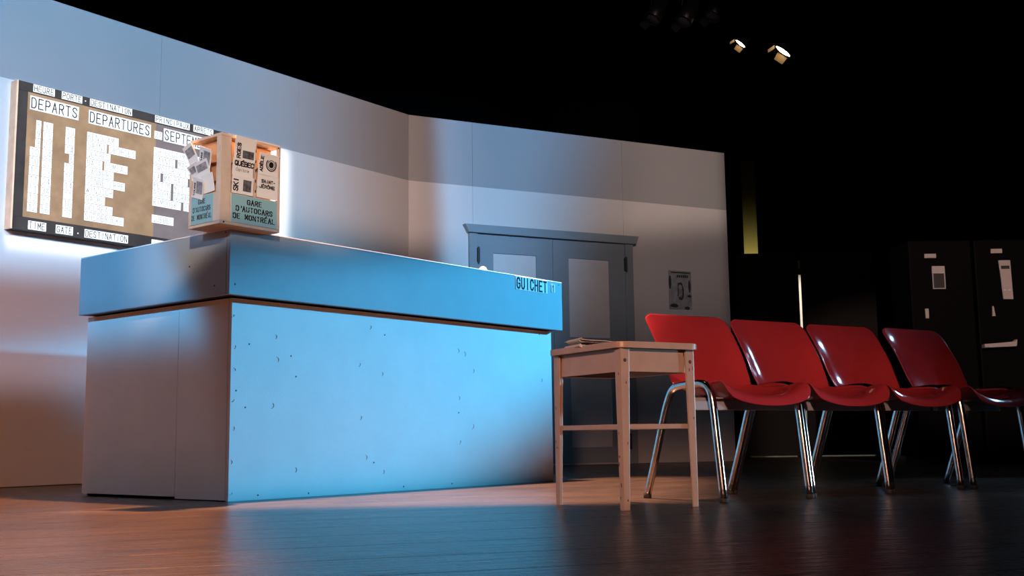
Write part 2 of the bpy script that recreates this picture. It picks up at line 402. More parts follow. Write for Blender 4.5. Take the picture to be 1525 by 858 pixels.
# ------------------------------------------------------------------ stroke lettering
G = {
 'A': [[(0,0),(2,6),(4,0)],[(.8,2.2),(3.2,2.2)]], 'B': [[(0,0),(0,6),(2.8,6),(3.8,5.2),(3.8,4),(2.8,3.2),(0,3.2)],[(2.8,3.2),(4,2.3),(4,.9),(2.9,0),(0,0)]],
 'C': [[(4,4.6),(3.4,5.6),(2,6),(.7,5.6),(0,4.5),(0,1.5),(.7,.4),(2,0),(3.4,.4),(4,1.4)]], 'D': [[(0,0),(0,6),(2.4,6),(3.6,5.2),(4,4),(4,2),(3.6,.8),(2.4,0),(0,0)]],
 'E': [[(4,0),(0,0),(0,6),(4,6)],[(0,3.1),(3.2,3.1)]], 'F': [[(0,0),(0,6),(4,6)],[(0,3.1),(3.2,3.1)]],
 'G': [[(4,4.6),(3.4,5.6),(2,6),(.7,5.6),(0,4.5),(0,1.5),(.7,.4),(2,0),(3.4,.4),(4,1.4),(4,2.8),(2.4,2.8)]], 'H': [[(0,0),(0,6)],[(4,0),(4,6)],[(0,3.1),(4,3.1)]],
 'I': [[(2,0),(2,6)]], 'J': [[(4,6),(4,1.4),(3.4,.4),(2,0),(.7,.4),(0,1.4)]], 'K': [[(0,0),(0,6)],[(4,6),(0,2.4)],[(1.3,3.5),(4,0)]],
 'L': [[(0,6),(0,0),(4,0)]], 'M': [[(0,0),(0,6),(2,2),(4,6),(4,0)]], 'N': [[(0,0),(0,6),(4,0),(4,6)]],
 'O': [[(2,0),(.7,.4),(0,1.5),(0,4.5),(.7,5.6),(2,6),(3.3,5.6),(4,4.5),(4,1.5),(3.3,.4),(2,0)]], 'P': [[(0,0),(0,6),(2.8,6),(3.9,5.1),(3.9,3.7),(2.8,2.8),(0,2.8)]],
 'Q': [[(2,0),(.7,.4),(0,1.5),(0,4.5),(.7,5.6),(2,6),(3.3,5.6),(4,4.5),(4,1.5),(3.3,.4),(2,0)],[(2.4,1.6),(4.2,-.5)]],
 'R': [[(0,0),(0,6),(2.8,6),(3.9,5.1),(3.9,3.9),(2.8,3),(0,3)],[(2,3),(4,0)]], 'S': [[(3.9,4.8),(3.3,5.6),(2,6),(.7,5.6),(.1,4.7),(.6,3.7),(3.4,2.4),(3.9,1.4),(3.3,.4),(2,0),(.7,.4),(0,1.3)]],
 'T': [[(0,6),(4,6)],[(2,6),(2,0)]], 'U': [[(0,6),(0,1.5),(.7,.4),(2,0),(3.3,.4),(4,1.5),(4,6)]], 'V': [[(0,6),(2,0),(4,6)]], 'W': [[(0,6),(.9,0),(2,4),(3.1,0),(4,6)]],
 'X': [[(0,0),(4,6)],[(0,6),(4,0)]], 'Y': [[(0,6),(2,3),(4,6)],[(2,3),(2,0)]], 'Z': [[(0,6),(4,6),(0,0),(4,0)]],
 '0': [[(2,0),(.7,.4),(0,1.5),(0,4.5),(.7,5.6),(2,6),(3.3,5.6),(4,4.5),(4,1.5),(3.3,.4),(2,0)]], '1': [[(.8,4.8),(2.2,6),(2.2,0)]],
 '2': [[(0,4.6),(.7,5.6),(2,6),(3.4,5.6),(4,4.5),(3.6,3.4),(0,0),(4,0)]], '3': [[(0,5.2),(1,6),(3,6),(3.9,5),(3.6,3.7),(2,3.2),(3.7,2.6),(4,1.4),(3,.2),(1.4,0),(0,.9)]],
 '4': [[(3,0),(3,6),(0,1.8),(4,1.8)]], '5': [[(3.8,6),(.5,6),(.2,3.3),(2.2,3.7),(3.7,3),(4,1.6),(3,.2),(1.2,0),(0,.9)]],
 '6': [[(3.6,5.3),(2.2,6),(.8,5.4),(0,3.6),(0,1.4),(.8,.3),(2,0),(3.3,.4),(4,1.5),(3.6,3),(2.2,3.5),(.6,3),(0,2)]], '7': [[(0,6),(4,6),(1.4,0)]],
 '8': [[(2,3.2),(.5,4),(.4,5.2),(2,6),(3.6,5.2),(3.5,4),(2,3.2),(.2,2.2),(.2,.8),(2,0),(3.8,.8),(3.8,2.2),(2,3.2)]], '9': [[(.4,.7),(1.8,0),(3.2,.6),(4,2.4),(4,4.6),(3.2,5.7),(2,6),(.7,5.6),(0,4.5),(.4,3),(1.8,2.5),(3.4,3),(4,4)]],
 '-': [[(.6,2.8),(3.4,2.8)]], "'": [[(2,6),(2,4.6)]], '.': [[(1.6,0),(2.2,0)]], ' ': [],
}
ACC = {'É': ('E', [[(1.6,7),(3,8.1)]]), 'È': ('E', [[(2.4,7),(1,8.1)]]), 'Ô': ('O', [[(.8,7),(2,8),(3.2,7)]])}
G.update({'a': [[(3.4,4),(3.4,0)],[(3.4,3.2),(2.4,4),(1,4),(.2,3),(.2,1),(1,0),(2.4,0),(3.4,.8)]], 'p': [[(.3,4),(.3,-2)],[(.3,3.2),(1.4,4),(2.8,4),(3.6,3),(3.6,1),(2.8,0),(1.4,0),(.3,.8)]],
 'i': [[(2,4),(2,0)],[(2,5.4),(2,5.9)]], 't': [[(1.6,5.6),(1.6,.8),(2.4,0),(3.2,.2)],[(.4,4),(3,4)]], 'l': [[(2,6),(2,0)]], 'e': [[(.3,2.1),(3.7,2.1),(3.5,3.2),(2.6,4),(1.2,4),(.3,3),(.3,1),(1.2,0),(2.6,0),(3.5,.7)]]})
def letters(bm, text, org, xd, yd, h, adv, wd, t, serif=False, stencil=False, slant=0.0):
    """flat strokes. org lower-left of the line; h cap height; wd letter width; adv advance; t stroke thickness"""
    org, xd, yd = Vector(org), Vector(xd).normalized(), Vector(yd).normalized()
    def quad(a, b, th, ext=True):
        d = (b - a)
        if d.length < 1e-7: return
        d.normalize(); n = Vector((-d.y, d.x)) * th / 2
        e = d * th / 2 if ext else Vector((0, 0))
        vs = []
        for q in (a - e + n, a - e - n, b + e - n, b + e + n):
            vs.append(bm.verts.new(org + xd * (q.x + slant * q.y) + yd * q.y))
        bm.faces.new(vs)
    x = 0.0
    for ch in text:
        strokes = []
        base = ch
        if ch in ACC: base, ex = ACC[ch]; strokes = list(ex)
        w_ = wd * (0.45 if base in "I'" and serif is False and adv is None else 1)
        ox = x
        for st in G.get(base, []) + strokes:
            pts = [Vector((ox + p[0] / 4 * wd, p[1] / 6 * h)) for p in st]
            for a, b in zip(pts[:-1], pts[1:]):
                vert = abs(b.x - a.x) < 0.25 * abs(b.y - a.y) and abs(b.y - a.y) > 0.5 * h
                if stencil:
                    th = t if abs(b.y - a.y) > abs(b.x - a.x) * .7 else t * 0.55
                    if vert:
                        mid = (a + b) / 2; g = (b - a) * 0.06
                        quad(a, mid - g, th, False); quad(mid + g, b, th, False)
                    else: quad(a, b, th)
                else: quad(a, b, t)
        if serif and base in 'AREDUTMNLIKHFP':
            xs = {'T': [(2, 0)], 'A': [(0, 0), (4, 0)], 'U': [(0, 6), (4, 6)], 'M': [(0, 0), (4, 0), (0, 6), (4, 6)], 'N': [(0, 0), (0, 6), (4, 6)], 'R': [(0, 0), (4, 0)]}.get(base, [(0, 0), (0, 6)])
            for (px, py) in xs:
                c = Vector((ox + px / 4 * wd, py / 6 * h)); s = wd * .2
                quad(c - Vector((s, 0)), c + Vector((s, 0)), t * .5, False)
        x += adv * (0.62 if ch in "I'-1" and serif else 1)
    return x
def text_obj(name, text, org, xd, yd, h, adv, wd, t, material, parent, **k):
    bm = bmesh.new()
    letters(bm, text, org, xd, yd, h, adv, wd, t, **k)
    return obj(name, bm, material, parent)

# ================================================================== SETTING
# stage floor: painted boards on a slab
BD = Vector((0.95, 0.31, 0)).normalized()
fl = tag(obj('floor', bx(-10, 9, -8, 18, -0.10, -0.012), 'floor'), 'dark glossy painted stage floor of long boards', kind='structure')
fa = math.atan2(0.31, 0.95)
bmB = bmesh.new(); box(bmB, -13, 13, 0.0015, 0.2985, -0.012, 0.0)
board0 = obj('floor_board', bmB, 'floor', fl, bevel=0.0015)
board0.rotation_euler = (0, 0, fa)
perp = Vector((-math.sin(fa), math.cos(fa), 0))
nb = 0
for k in range(-24, 46):
    o = board0 if nb == 0 else board0.copy()
    if nb: COL.objects.link(o); o.parent = fl
    o.location = perp * (0.3 * k) + BD * (random.uniform(-.5, .5) + 2)
    nb += 1

# black shell of the theatre
tag(obj('wall_back', bx(-10, 9, 17.6, 17.8, 0, 8), 'curtain'), 'black back wall of the stage, unlit', kind='structure')
tag(obj('wall_right', bx(8.6, 8.8, -8, 17.8, 0, 8), 'curtain'), 'black side masking on the right, unlit', kind='structure')
tag(obj('wall_left_side', bx(-10, -9.8, -8, 17.8, 0, 8), 'curtain'), 'black side masking on the left, outside the view', kind='structure')
tag(obj('wall_front', bx(-10, 9, -8, -7.8, 0, 8), 'curtain'), 'dark rear of the auditorium behind the viewer', kind='structure')
tag(obj('ceiling', bx(-10, 9, -8, 17.8, 8, 8.1), 'curtain'), 'black unlit stage ceiling', kind='structure')

# scenery flats: left
aL = math.atan2(EL.y, EL.x)
wl = tag(empty('wall_left', CORNER, aL), 'white stage flats with a grey top band behind the ticket counter', kind='structure')
js = [0.0, 1.226, 2.448, 3.668, 4.888, 6.108]
for a, b in zip(js[:-1], js[1:]):
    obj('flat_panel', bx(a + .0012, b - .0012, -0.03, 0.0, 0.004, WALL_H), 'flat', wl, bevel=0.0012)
obj('backing_frame', box(box(bx(0.05, 6.1, -0.09, -0.032, 0.0, 0.09), 0.05, 6.1, -0.09, -0.032, WALL_H - .10, WALL_H - .02), 0.05, 6.1, -0.09, -0.032, 1.3, 1.4), 'ply', wl)
aR = math.atan2(ER.y, ER.x)
wr = tag(empty('wall_far', CORNER, aR), 'white stage flats with a grey top band around the grey double door', kind='structure')
js = [0.0, 0.591, 2.107, 3.281]
for i, (a, b) in enumerate(zip(js[:-1], js[1:])):
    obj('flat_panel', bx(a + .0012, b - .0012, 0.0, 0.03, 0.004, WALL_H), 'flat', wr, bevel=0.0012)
obj('backing_frame', box(box(bx(0.05, 3.25, 0.032, 0.09, 0.0, 0.09), 0.05, 3.25, 0.032, 0.09, WALL_H - .10, WALL_H - .02), 0.05, 3.25, 0.032, 0.09, 1.3, 1.4), 'ply', wr)

# grey double door on the far flats (local x along the flat, -y towards the viewer)
dr = tag(empty('door_1', CORNER, aR), 'grey double door with pale inset panels behind the small table', kind='structure')
bm = bmesh.new()
box(bm, 0.545, 0.621, -0.035, -0.001, 0.004, 1.99); box(bm, 2.10, 2.18, -0.035, -0.001, 0.004, 1.99)
obj('door_frame', bm, 'grey', dr, bevel=0.002)
obj('lintel', prism(bmesh.new(), [(0.53, 1.992), (2.205, 1.992), (2.235, 2.066), (0.492, 2.062)], -0.06, -0.001), 'grey', dr, bevel=0.002)
for (s0, s1, p0, p1) in ((0.625, 1.351, 0.772, 1.189), (1.355, 2.096, 1.512, 1.93)):
    bm = bmesh.new()
    zs = [(0.02, 0.155), (0.806, 1.122), (1.829, 1.984)]
    for z0, z1 in zs: box(bm, s0, s1, -0.022, -0.001, z0, z1)
    for z0, z1 in ((0.155, 0.806), (1.122, 1.829)):
        box(bm, s0, p0, -0.022, -0.001, z0, z1); box(bm, p1, s1, -0.022, -0.001, z0, z1)
    leaf = obj('door_leaf', bm, 'grey', dr)
    for z0, z1 in ((0.155, 0.806), (1.122, 1.829)):
        obj('door_panel', bx(p0 + .001, p1 - .001, -0.010, -0.001, z0 + .001, z1 - .001), 'white', leaf)
for s, z in ((0.623, 1.80), (0.623, 0.2), (2.10, 1.80), (2.10, 0.2), (0.623, 1.0), (2.10, 1.0)):
    bm = bx(s - .012, s + .012, -0.045, -0.024 , z - .06, z + .06)
    tube(bm, [(s, -0.045, z - .07), (s, -0.045, z + .07)], 0.009, 8)
    obj('hinge', bm, 'iron', dr)

# black flats backstage with a light leak between and under them
for i, (x0, x1, lab) in enumerate(((2.50, 3.197, 'black backstage flat beside the end of the white wall, under the dim yellow strip'), (3.226, 4.05, 'black backstage flat right of the thin bright vertical gap'))):
    e = tag(empty('masking_flat', (x0, 12.4, 0)), lab, 'stage flat')
    obj('flat_skin', bx(0, x1 - x0, 0, 0.02, 0.013, 2.255), 'blackflat', e, bevel=0.002)
    bm = bmesh.new()
    for xx in (0.03, x1 - x0 - .08): box(bm, xx, xx + .05, 0.021, 0.08, 0.0, 2.2)
    box(bm, 0.08, x1 - x0 - .08, 0.021, 0.07, 1.0, 1.06)
    obj('rear_frame', bm, 'blackflat', e)
bp_ = tag(empty('latch_bar', (3.212, 12.37, 2.04)), 'small black latch crossing the bright gap between the black flats', 'latch')
obj('bar', bx(-0.05, 0.05, 0, 0.027, -0.035, 0.035), 'iron', bp_, bevel=0.004)
pole = tag(empty('backstage_post', (2.93, 13.6, 0)), 'dim yellow post glowing above the black flat', 'post')
obj('shaft', bx(-0.085, 0.085, -0.05, 0.05, 0.03, 3.6), 'yellow', pole, bevel=0.004)
obj('foot', bx(-0.15, 0.15, -0.1, 0.1, 0, 0.03), 'yellow', pole, bevel=0.004)
tag(obj('wall_backstage', bx(3.0, 4.6, 14.2, 14.25, 0, 2.45), 'offwhite'), 'pale backstage wall seen only through the gap between the black flats', kind='structure')
def point(name, loc, color, power, radius=0.03):
    ld = bpy.data.lights.new(name, 'POINT'); ld.energy = power; ld.color = color; ld.shadow_soft_size = radius
    o = bpy.data.objects.new(name, ld); COL.objects.link(o); o.location = loc; return o
lamp('backstage_yellow', (2.93, 13.2, 2.0), (2.93, 13.55, 2.35), (1, .88, .42), 18, 60, 0.02, 0.9)
lamp('backstage_work', (3.7, 13.2, 2.0), (3.6, 14.2, 1.1), (1, .88, .75), 60, 120, 0.03, 0.3)

# ================================================================== TICKET COUNTER
ct = tag(empty('ticket_counter', CNT, CYAW), 'large ticket counter with white base and overhanging grey top band', 'counter')
LU, LV, BU, BV = 2.3346, 1.1625, 2.311, 1.19
zb = CNT_B
# base panels
obj('front_panel', bx(INS, BU, INS, INS + .018, 0.0, zb - .004), 'white', ct, bevel=0.0015)
obj('side_panel', bx(INS - .0005, INS + .018, INS + .020, 0.44, 0.004, zb - .004), 'white', ct, bevel=0.0015)
obj('side_panel', bx(INS - .0005, INS + .018, 0.4425, BV, 0.012, zb - .004), 'white', ct, bevel=0.0015)
obj('end_panel', bx(BU - .018, BU, INS + .02, BV, 0.0, zb - .004), 'white', ct, bevel=0.0015)
obj('rear_panel', bx(INS + .02, BU - .02, BV - .018, BV, 0.0, zb - .004), 'white', ct)
# cap
obj('front_band', bx(0.0, LU, 0.0, 0.02, zb, CNT_H - .006), 'grey', ct, bevel=0.002)
obj('side_band', bx(0.0, 0.02, 0.0215, LV, zb, CNT_H - .006), 'grey', ct, bevel=0.002)
obj('end_band', bx(LU - .02, LU, 0.0215, LV, zb, CNT_H - .006), 'grey', ct, bevel=0.002)
obj('rear_band', bx(0.0215, LU - .0215, LV - .02, LV, zb, CNT_H - .006), 'grey', ct, bevel=0.002)
obj('cap_underside', bx(0.021, LU - .021, 0.021, LV - .021, zb + .002, zb + .012), 'iron', ct)  # black colour puts in the shade under the overhang
obj('counter_top', bx(0.0, LU, 0.0, LV, CNT_H - .0055, CNT_H), 'laminate', ct, bevel=0.0015)  # pale colour of the thin edge stands in for a rim-lit line
# hammer marks and screw heads on the front panel
bm = bmesh.new()
def crescent(u, z, r, ang):
    pts = [(u + r * math.cos(ang + a), INS - .0006, z + r * math.sin(ang + a)) for a in [(-1.2 + 2.4 * k / 7) for k in range(8)]]
    tube(bm, pts, 0.0018, 5)
marks = [(0.30, .70), (0.31, .60), (0.285, .40), (0.42, .12), (0.87, .78), (0.80, .60), (0.95, .56), (0.81, .35), (0.845, .165), (0.96, .095), (1.50, .70), (1.55, .685), (1.62, .60), (1.505, .455), (1.61, .31), (1.51, .23), (2.21, .57)]
for (u, z) in marks: crescent(u, z, random.uniform(.009, .014), random.uniform(-.5, .3))
for k in range(7): crescent(INS + random.uniform(.003, .02), 0.05 + .12 * k + random.uniform(-.03, .03), .008, random.uniform(-1, 1))
tag(obj('hammer_marks', bm, 'white', ct), 'small crescent dents in the white front panel', kind='stuff')
bm = bmesh.new()
for (u, z) in [(0.16, .66), (0.39, .62), (0.42, .53), (0.145, .39), (0.03 + INS, .46), (0.90, .88), (0.97, .75), (1.505, .38), (2.2, .83), (0.9, .14), (.22, .02), (.5, .015), (1.1, .02), (1.45, .02)]:
    lathe(bm, [(0, -.0012), (.0035, -.0010), (.004, 0)], 8, Vector((0, 1, 0)), Vector((u, INS, z)))
obj('nail_heads', bm, 'chip', ct)['kind'] = 'stuff'
bm = bmesh.new()
for (x, y, z, ax) in [(2.305, 0, 1.118, 1), (.03, 0, .9, 1), (0, .03, 1.12, 0), (0, .28, 1.0, 0), (0, .1, .9, 0)]:
    lathe(bm, [(0, -.0012), (.004, -.0010), (.0045, 0)], 8, Vector((0, 1, 0)) if ax else Vector((1, 0, 0)), Vector((x, y, z)))
obj('screw_heads', bm, 'iron', ct)['kind'] = 'stuff'
# sign
sg = obj('wicket_sign', bx(1.907, 2.196, -0.003, 0.0, 1.0565, 1.1295), 'paper', ct)
sg['label'] = 'white sign reading GUICHET in black'
text_obj('lettering', 'GUICHET', (1.917, -0.0036, 1.0645), (1, 0, 0), (0, 0, 1), 0.057, 0.0402, 0.024, 0.0098, 'ink', sg)
sg = obj('number_sign', bx(2.232, 2.266, -0.003, 0.0, 1.069, 1.115), 'paper', ct)
sg['label'] = 'small pale tile with the number 1'
text_obj('lettering', '1', (2.241, -0.0036, 1.074), (1, 0, 0), (0, 0, 1), 0.035, .02, 0.014, 0.006, 'ink', sg)

# things on the counter
bl = tag(empty('bell', CW(1.785, 0.13, CNT_H), 0), 'small white dome peeking over the counter edge left of the GUICHET sign', 'bell')
obj('dome', lathe(bmesh.new(), [(0, .046), (.008, .0455), (.015, .042), (.021, .034), (.024, .024), (.0245, .012), (.026, .008), (0, .008)], 24), 'laminate', bl, smooth=True)
obj('base', lathe(bmesh.new(), [(0, .008), (.022, .008), (.023, .0), (0, 0)], 20), 'iron', bl)

# leaflet rack standing on the counter corner
RU0, RV0 = -0.0928, -0.052
RKL, RKW, RKH = 0.311, 0.215, 0.383
rk = tag(empty('leaflet_rack', CW(RU0, RV0, CNT_H), CYAW + 0.0), 'pale wooden leaflet rack with blue station labels on the counter corner', 'leaflet rack')
obj('core', bx(0.03, RKL - .03, 0.03, RKW - .03, 0.012, RKH - .02), 'plywarm', rk)
obj('top_board', bx(0, RKL, 0, RKW, RKH - .012, RKH), 'ply', rk, bevel=0.0015)
obj('bottom_board', bx(0, RKL, 0, RKW, 0, 0.012), 'ply', rk, bevel=0.0015)
for (x0, x1, y0, y1) in ((0, .052, 0, .012), (0, .012, .0125, .03), (RKL - .014, RKL, 0, .012), (0, .012, RKW - .014, RKW), (RKL - .012, RKL, RKW - .03, RKW)):
    obj('corner_stile', bx(x0, x1, y0, y1, 0.0125, RKH - .0125), 'ply', rk, bevel=0.001)
obj('lower_front_board', bx(.0525, RKL - .0145, 0.0, .012, 0.0125, 0.135), 'ply', rk, bevel=0.001)
obj('lower_side_board', bx(0.0, .012, .0305, RKW - .0145, 0.0125, 0.135), 'ply', rk, bevel=0.001)
obj('divider', bx(.176, .183, 0.002, .03, 0.1355, RKH - .0125), 'ply', rk)
for z in (.19, .27): 
    obj('shelf_lip', bx(.0525, RKL - .0145, .012, .03, z - .003, z), 'plywarm', rk)
    obj('shelf_lip', bx(.012, .03, .0305, RKW - .0145, z - .003, z), 'plywarm', rk)
bm = bmesh.new()
for (x, z) in ((.02, .008), (RKL - .012, .372), (RKL - .006, .33)): lathe(bm, [(0, -.001), (.004, -.0008), (.0045, 0)], 8, Vector((0, 1, 0)), Vector((x, 0, z)))
for z in (.33, .285, .245, .2, .155): box(bm, .1775, .1815, .0008, .0019, z, z + .012)
obj('screw_heads', bm, 'iron', rk)['kind'] = 'stuff'
def station_label(par, org, xd, wid, hgt, nrm):
    org, xd, nrm = Vector(org), Vector(xd), Vector(nrm)
    bm = bmesh.new()
    a = [org, org + xd * wid, org + xd * wid + Vector((0, 0, hgt)), org + Vector((0, 0, hgt))]
    v = [bm.verts.new(p) for p in a] + [bm.verts.new(p + nrm * .0012) for p in a]
    for f in ((0, 1, 2, 3), (7, 6, 5, 4), (0, 4, 5, 1), (1, 5, 6, 2), (2, 6, 7, 3), (3, 7, 4, 0)): bm.faces.new([v[i] for i in f])
    o = obj('station_label', bm, 'teal', par)
    o['label'] = 'blue label reading GARE D\'AUTOCARS DE MONTRÉAL'
    bm = bmesh.new()
    s = hgt / 0.118
    for txt, zc, n in (('GARE', .083, 4), ("D'AUTOCARS", .051, 9.6), ('DE MONTRÉAL', .018, 11)):
        sc = wid / 0.24
        adv = 0.0205 * sc
        L = sum(adv * (0.62 if c in "I'-1" else 1) for c in txt) - adv * .25
        letters(bm, txt, org + nrm * .0018 + xd * (wid / 2 - L / 2) + Vector((0, 0, zc * s)), xd, (0, 0, 1), .0200 * s, adv, .0128 * sc, .0056 * sc, serif=True, stencil=True)
    obj('lettering', bm, 'ink', o)
station_label(rk, (.056, -.0002, .014), (1, 0, 0), .238, .118, (0, -1, 0))
station_label(rk, (-.0002, .196, .014), (0, -1, 0), .150, .118, (-1, 0, 0))

# leaflets standing in the rack: each a thing of its own, slightly curved card
def leaflet(org, xd, nrm, wid, hgt, lean, rot, label, draw, cat_mat='paper'):
    """org: lower-left corner in rack space; xd along the face; nrm outward; lean: top tips outward"""
    xd, nrm = Vector(xd), Vector(nrm)
    base = rk.matrix_basis @ Vector(org)
    e = empty('leaflet', base, 0)
    e.rotation_euler = (0, 0, CYAW)
    tag(e, label, 'leaflet', 'leaflets in the wooden rack')
    def P(a, b, lift=0.0):
        ca, sa = math.cos(rot), math.sin(rot)
        x = a * ca - b * sa; z = a * sa + b * ca
        out = lean * (b / hgt) ** 2 + lift
        return xd * x + Vector((0, 0, z)) + nrm * out
    bm = bmesh.new()
    N = 5
    fr = [[bm.verts.new(P(wid * i, hgt * j / N, 0.0018)) for i in (0, 1)] for j in range(N + 1)]
    bk = [[bm.verts.new(P(wid * i, hgt * j / N, 0.0)) for i in (0, 1)] for j in range(N + 1)]
    for j in range(N):
        bm.faces.new((fr[j][0], fr[j][1], fr[j + 1][1], fr[j + 1][0]))
        bm.faces.new((bk[j][1], bk[j][0], bk[j + 1][0], bk[j + 1][1]))
        for i in (0, 1): bm.faces.new((fr[j][i], fr[j + 1][i], bk[j + 1][i], bk[j][i]))
    bm.faces.new((fr[0][0], bk[0][0], bk[0][1], fr[0][1])); bm.faces.new((fr[N][0], fr[N][1], bk[N][1], bk[N][0]))
    obj('sheet', bm, cat_mat, e)
    draw(e, P, xd, nrm, wid, hgt)
    return e
def patch(e, P, a0, a1, b0, b1, material, name='picture', lift=.0026):
    bm = bmesh.new(); N = 4
    rows = [[bm.verts.new(P(a, b0 + (b1 - b0) * j / N, lift)) for a in (a0, a1)] for j in range(N + 1)]
    for j in range(N): bm.faces.new((rows[j][0], rows[j][1], rows[j + 1][1], rows[j + 1][0]))
    return obj(name, bm, material, e)
def words(e, P, txt, a, b, h, adv, wd, t, vertical=False, slant=0.0, material='ink'):
    bm = bmesh.new(); letters(bm, txt, (0, 0, 0), (1, 0, 0), (0, 1, 0), h, adv, wd, t, slant=slant)
    for v in bm.verts:
        x, y = v.co.x, v.co.y
        v.co = P(a - y, b + x, .0028) if vertical else P(a + x, b + y, .0028)
    obj('lettering', bm, material, e)
def d_rges(e, P, xd, n, w_, h_):
    words(e, P, 'RGES', .030, .010, .017, .0165, .012, .0042, True); patch(e, P, .042, .100, .012, .045, 'photo')
def d_quebec(e, P, xd, n, w_, h_):
    words(e, P, 'QUÉBEC', .010, .043, .018, .0165, .0125, .0046); words(e, P, 'Capitale', .016, .020, .012, .0085, .0066, .0014, slant=.25, material='tileink')
def d_ski(e, P, xd, n, w_, h_):
    words(e, P, 'SKI', .030, .012, .022, .019, .014, .005, True); patch(e, P, .056, .098, .014, .062, 'photo')
def d_adele(e, P, xd, n, w_, h_):
    words(e, P, 'ADÈLE', .022, .014, .013, .0135, .0095, .0038, True)
    bm = bmesh.new()
    c = (.066, .048)
    pts = [P(c[0] + .026 * math.cos(a), c[1] + .026 * math.sin(a), .0034) for a in [R(140 + 260 * k / 20) for k in range(21)]]
    tube(bm, pts, .0022, 5)
    pts = [P(c[0] + .019 * math.cos(a), c[1] + .019 * math.sin(a), .0034) for a in [2 * PI * k / 20 for k in range(21)]]
    tube(bm, pts, .0012, 5)
    f = [bm.verts.new(P(c[0] + .013 * math.cos(a), c[1] + .013 * math.sin(a), .0032)) for a in [2 * PI * k / 16 for k in range(16)]]
    bm.faces.new(f)
    obj('round_emblem', bm, 'ink', e)
def d_jerome(e, P, xd, n, w_, h_):
    words(e, P, 'SAINT-', .022, .066, .0125, .0125, .0088, .0034); words(e, P, 'JÉRÔME', .012, .043, .0125, .0138, .0098, .0034)
def d_side(e, P, xd, n, w_, h_):
    patch(e, P, w_ * .35, w_ * .92, h_ * .25, h_ * .85, 'photol'); 
    bm = bmesh.new(); bm.free(); words(e, P, 'TOURS', w_ * .26, h_ * .1, .010, .0115, .008, .0028, True)
def d_photo(e, P, xd, n, w_, h_): patch(e, P, w_ * .1, w_ * .9, h_ * .45, h_ * .85, 'photol')
FX, FN = (1, 0, 0), (0, -1, 0)
leaflet((.064, -.001, .280), FX, FN, .108, .100, .012, 0, 'white leaflet ending in RGES with a photo, top left of the rack front', d_rges)
leaflet((.060, .004, .215), FX, FN, .106, .072, .006, 0, 'white leaflet reading QUÉBEC in the middle left pocket of the rack', d_quebec)
leaflet((.058, .004, .138), FX, FN, .110, .076, .006, 0, 'white leaflet reading SKI with a square photo above the blue label', d_ski)
leaflet((.190, .000, .240), FX, FN, .106, .092, .012, 0, 'white leaflet reading ADÈLE with a round emblem, top right of the rack', d_adele)
leaflet((.188, .004, .140), FX, FN, .110, .098, .006, 0, 'white leaflet reading SAINT-JÉRÔME at the right side of the rack', d_jerome)
SX, SN = (0, -1, 0), (-1, 0, 0)
leaflet((-.001, .155, .262), SX, SN, .085, .088, .016, R(-22), 'tilted leaflet with an oval picture, nearest the corner at the top of the rack end', d_side)
leaflet((-.001, .205, .258), SX, SN, .060, .095, .022, R(20), 'leaflet leaning out furthest left at the top of the rack end', d_photo)
leaflet((.006, .200, .205), SX, SN, .070, .060, .020, R(14), 'fanned leaflet poking out left in the middle tier of the rack end', d_photo)
leaflet((-.001, .150, .195), SX, SN, .085, .075, .014, R(10), 'pale leaflet in the middle tier of the rack end, next to the corner', d_photo)
leaflet((-.003, .190, .135), SX, SN, .075, .085, .014, R(-18), 'leaflet leaning right above the blue label on the rack end', d_side)
leaflet((.005, .125, .138), SX, SN, .080, .078, .010, R(4), 'plain pale leaflet above the blue label on the rack end, by the corner', lambda *a: None)

# ================================================================== DEPARTURE BOARD (hung on the left flats)
bd = tag(empty('departure_board', LW(0, 0), aL), 'brown departures board with white letter strips on the wall', 'sign board')
S0, S1, Z0, Z1, TH = 3.484, 1.93, 1.494, 2.389, 0.07
obj('backing', bx(S1, S0 - .012, 0.002, TH - .014, Z0, Z1), 'darkboard', bd)
obj('edge_batten', bx(S0 - .0115, S0, 0.002, TH, Z0, Z1), 'pine', bd, bevel=0.001)
obj('header_strip', bx(S1, S0 - .012, TH - .0135, TH, 2.332, Z1), 'darkboard', bd, bevel=0.001)
obj('margin_strip', bx(3.412, S0 - .012, TH - .0135, TH - .001, 1.573, 2.3315), 'darkboard', bd)
obj('footer_strip', bx(S1, S0 - .012, TH - .0135, TH - .001, Z0, 1.5725), 'darkboard', bd, bevel=0.001)
obj('brown_panel', bx(2.518, 3.4115, TH - .0135, TH, 1.573, 2.3315), 'brownboard', bd, bevel=0.001)
obj('taupe_panel', bx(S1, 2.5175, TH - .0135, TH, 1.573, 2.3315), 'greyboard', bd, bevel=0.001)
def strip(txt, s_left, z_top, hgt, wid=None, adv=None, t=.004, mat_='ink', pad=.004):
    wid = wid if wid else len(txt) * adv
    adv = adv if adv else (wid - .006) / len(txt)
    o = obj('letter_strip', bx(s_left - wid, s_left, TH, TH + .003, z_top - hgt, z_top), 'paper', bd)
    if txt.strip():
        text_obj('lettering', txt, (s_left - pad - adv * .12, TH + .0036, z_top - hgt * .86), (-1, 0, 0), (0, 0, 1), hgt * .72, adv, adv * .62, t, mat_, o)
    return o
for txt, a, b in (('HEURE', 3.381, 3.244), ('PORTE', 3.197, 3.060), ('DESTINATION', 3.006, 2.706), ('PRINCIPAUX', 2.531, 2.259), ('ARRETS', 2.227, 2.064)):
    strip(txt, a, 2.3855, .046, a - b, t=.0045)
for txt, a, b in (('TIME', 3.376, 3.263), ('GATE', 3.20, 3.088), ('DESTINATION', 3.009, 2.705)):
    strip(txt, a, 1.555, .052, a - b, t=.0045)
strip(' ', 2.53, 1.555, .052, .25)
